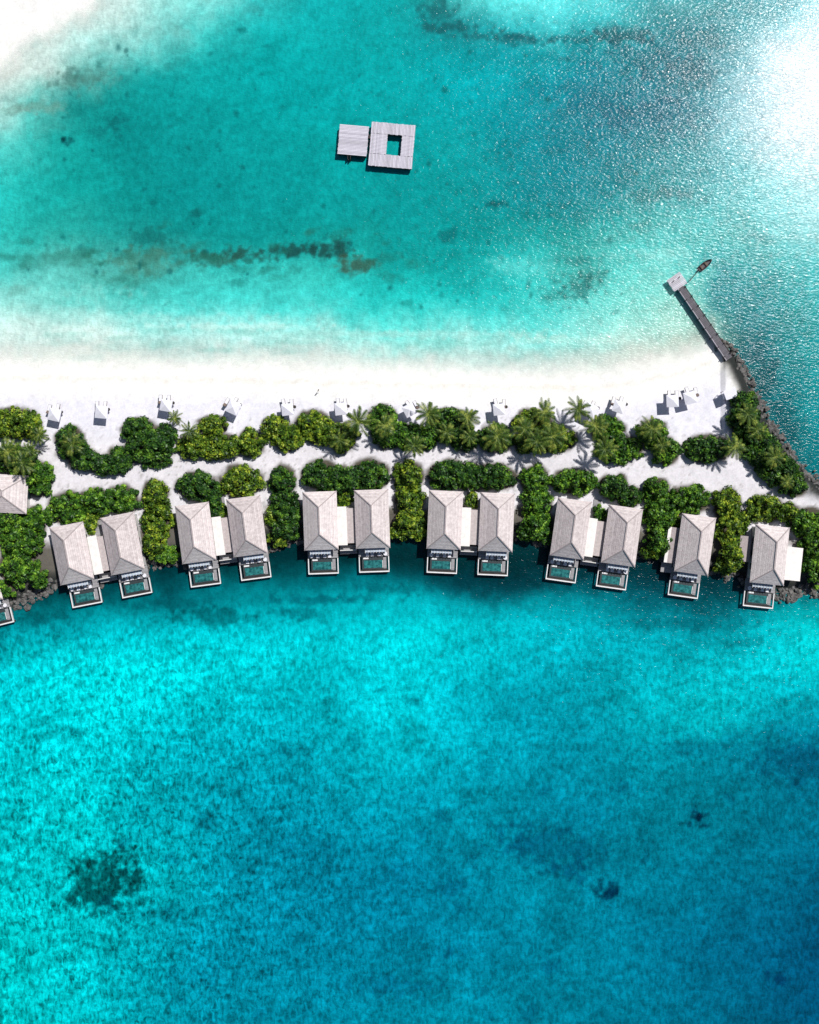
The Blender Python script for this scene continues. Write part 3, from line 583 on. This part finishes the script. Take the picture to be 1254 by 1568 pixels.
# ---------------------------------------------------------------- rocks
ROCK=simple('reef_rock',(0.12,0.115,0.11),0.9,0.75,1.4)
def rocks(name,line,wid,dens,smin,smax):
    V=[];F=[]
    for (x0,y0),(x1,y1) in zip(line[:-1],line[1:]):
        n=int(math.hypot(x1-x0,y1-y0)*dens)
        for i in range(n):
            t=random.random(); x=x0+(x1-x0)*t+random.gauss(0,wid); y=y0+(y1-y0)*t+random.gauss(0,wid)
            r=random.uniform(smin,smax)*random.uniform(.6,1.15); X0,Y0,_=P(x,y,.3); o=len(V)
            jit=1+rng.normal(0,.16,(len(IC2V),1)); sc=np.array([random.uniform(.7,1.2),random.uniform(.7,1.2),random.uniform(.5,.8)])
            V+=list(IC2V*jit*sc*r+np.array([X0,Y0,random.uniform(-.3,.4)])); F+=[[q+o for q in f] for f in IC2F]
    obj_from(name,V,F,[ROCK])
rocks('shore_rocks',[(1100,524),(1112,530),(1130,550),(1150,592),(1177,645),(1213,700),(1254,744),(1330,772)],4.5,1.1,.25,.75)
rocks('shore_rocks',[(-60,960),(0,928),(30,916),(66,900)],7,2.4,.25,.75)
rocks('shore_rocks',[(1185,915),(1220,908),(1254,902),(1320,910)],6,2.0,.25,.75)
rocks('shore_rocks',[(66,902),(100,888),(250,860),(330,848),(425,834),(470,816),(610,810),(650,812),(800,820),(850,832),(990,850),(1100,868),(1150,890),(1190,914)],6,.9,.25,.75)
# ---------------------------------------------------------------- umbrellas + loungers
def umbrella(x,y,rot,sc=1.0):
    X0,Y0,_=P(x,y,3.4); e=empty('beach_umbrella',(X0,Y0,1.15),rot); mb=MB(); w=1.45*sc
    c=[(-w,-w,2.2),(w,-w,2.2),(w,w,2.2),(-w,w,2.2)]
    for i in range(4): mb.poly([c[i],c[(i+1)%4],(0,0,2.85)],0)
    for i in range(4):
        p,q=c[i],c[(i+1)%4]; mb.poly([(p[0],p[1],2.02),(q[0],q[1],2.02),(q[0],q[1],2.195),(p[0],p[1],2.195)],0)
    mb.cyl(0,0,0,2.84,.05,1); mb.cyl(0,0,0,.12,.35,1,10); mb.make('canopy_and_pole',[SHADE,WOODD],e)
LW=simple('brown_lounger_frame',(.16,.12,.10),.8)
def lounger(x,y,rot):
    X0,Y0,_=P(x,y,1.6); e=empty('sun_lounger',(X0,Y0,1.15),rot); mb=MB()
    mb.box(-.42,.42,-1.05,.5,.22,.295,1); mb.box(-.33,.33,-1.0,.45,.3,.42,0); M=Matrix.Translation((0,.45,.32))@Matrix.Rotation(math.radians(32),4,'X'); mb.box(-.36,.36,0,.75,0,.12,1,M)
    for xx in(-.3,.3):
        for yy in(-.9,.4): mb.box(xx-.04,xx+.04,yy-.04,yy+.04,0,.22,1)
    mb.make('frame_and_cushion',[CUSH,LW],e)
def table(x,y):
    X0,Y0,_=P(x,y,1.6); mb=MB(); mb.cyl(0,0,0,.4,.05,0); mb.cyl(0,0,.4,.46,.38,0,12); o=mb.make('side_table',[WOODD]); o.location=(X0,Y0,1.15)
for (x,y) in [(83,635),(155,631),(254,621),(357,624),(440,627),(522,626),(627,628),(764,627),(905,629),(948,623),(1030,614),(1057,609),(-20,645)]:
    r=random.uniform(-.5,.5); umbrella(x,y,r,random.uniform(.85,1))
    for k in(-1,1):
        lounger(x+k*6+random.uniform(-1,1)+math.sin(r)*9,y-9+random.uniform(-1,1),r+math.pi+random.uniform(-.12,.12))
    table(x+11,y-4)
x,y,_=P(1118,603,3); e=empty('beach_cabana',(x,y,1.15),.35); mb=MB(); mb.box(-1.4,1.4,-1.1,1.1,2.1,2.2,0); mb.box(-1.2,1.2,-.9,.9,.3,.5,0)
for xx in(-1.3,1.3):
    for yy in(-1,1): mb.cyl(xx,yy,0,2.1,.06,1)
mb.make('roof_posts_and_daybed',[SHADE,WOODD],e)
# ---------------------------------------------------------------- person strolling on the beach
def person(x,y,rot,shirt):
    X0,Y0,_=P(x,y,1); z=0.62
    vs=[(0,0,.95),(0,.0,1.2),(0,.01,1.42),(0,.02,1.52),(0,.04,1.66),(.19,0,1.40),(.26,-.06,1.13),(.25,.06,.9),(-.19,0,1.40),(-.26,.06,1.13),(-.25,.16,.92),(.1,0,.9),(.11,.12,.5),(.11,.05,.08),(.11,.18,.04),(-.1,0,.9),(-.11,-.05,.5),(-.11,-.2,.1),(-.11,-.08,.05)]
    es=[(0,1),(1,2),(2,3),(3,4),(2,5),(5,6),(6,7),(2,8),(8,9),(9,10),(0,11),(11,12),(12,13),(13,14),(0,15),(15,16),(16,17),(17,18)]
    rs=[.15,.14,.14,.06,.10,.07,.045,.035,.07,.045,.035,.09,.06,.04,.035,.09,.06,.04,.035]
    me=bpy.data.meshes.new('walking_person'); me.from_pydata(vs,es,[]); o=bpy.data.objects.new('walking_person',me); scene.collection.objects.link(o)
    o.modifiers.new('skin','SKIN')
    for i,r in enumerate(rs): me.skin_vertices[0].data[i].radius=(r,r)
    me.skin_vertices[0].data[0].use_root=True
    o.modifiers.new('sub','SUBSURF').levels=1
    m,nt,b=newmat('person_clothes_skin_hair'); tc=N(nt,'ShaderNodeTexCoord').outputs['Object']; sp=N(nt,'ShaderNodeSeparateXYZ'); nt.links.new(tc,sp.inputs[0]); zz=sp.outputs[2]
    skin=(.45,.27,.18); c=mix(nt,math_(nt,'GREATER_THAN',zz,.5),skin,(.05,.06,.12)); c=mix(nt,math_(nt,'GREATER_THAN',zz,.95),c,shirt); c=mix(nt,math_(nt,'GREATER_THAN',zz,1.46),c,skin); c=mix(nt,math_(nt,'GREATER_THAN',zz,1.68),c,(.02,.015,.01))
    nt.links.new(c,b.inputs['Base Color']); me.materials.append(m); o.location=(X0,Y0,z); o.rotation_euler=(0,0,rot)
person(488,598,1.2,(.1,.1,.12))
# ---------------------------------------------------------------- light, sky, camera
el=math.radians(55); az=math.radians(43)
w=bpy.data.worlds.new('World'); scene.world=w; w.use_nodes=True; nt=w.node_tree
sky=nt.nodes.new('ShaderNodeTexSky'); sky.sky_type='NISHITA'; sky.sun_disc=False; sky.sun_elevation=el; sky.sun_rotation=az
nt.links.new(sky.outputs[0],nt.nodes['Background'].inputs[0]); nt.nodes['Background'].inputs[1].default_value=0.055
l=bpy.data.lights.new('sun','SUN'); l.energy=4.5; l.angle=math.radians(0.5); l.color=(1,.975,.94)
o=bpy.data.objects.new('sun',l); scene.collection.objects.link(o)
dv=Vector((math.sin(az)*math.cos(el),math.cos(az)*math.cos(el),math.sin(el))); o.rotation_euler=dv.to_track_quat('Z','Y').to_euler()
cam=bpy.data.cameras.new('camera'); co=bpy.data.objects.new('camera',cam); scene.collection.objects.link(co)
co.location=(0,0,H); cam.sensor_fit='VERTICAL'; cam.sensor_height=24; cam.sensor_width=24; cam.lens=24*H/(1568*S); cam.clip_end=10000
scene.camera=co
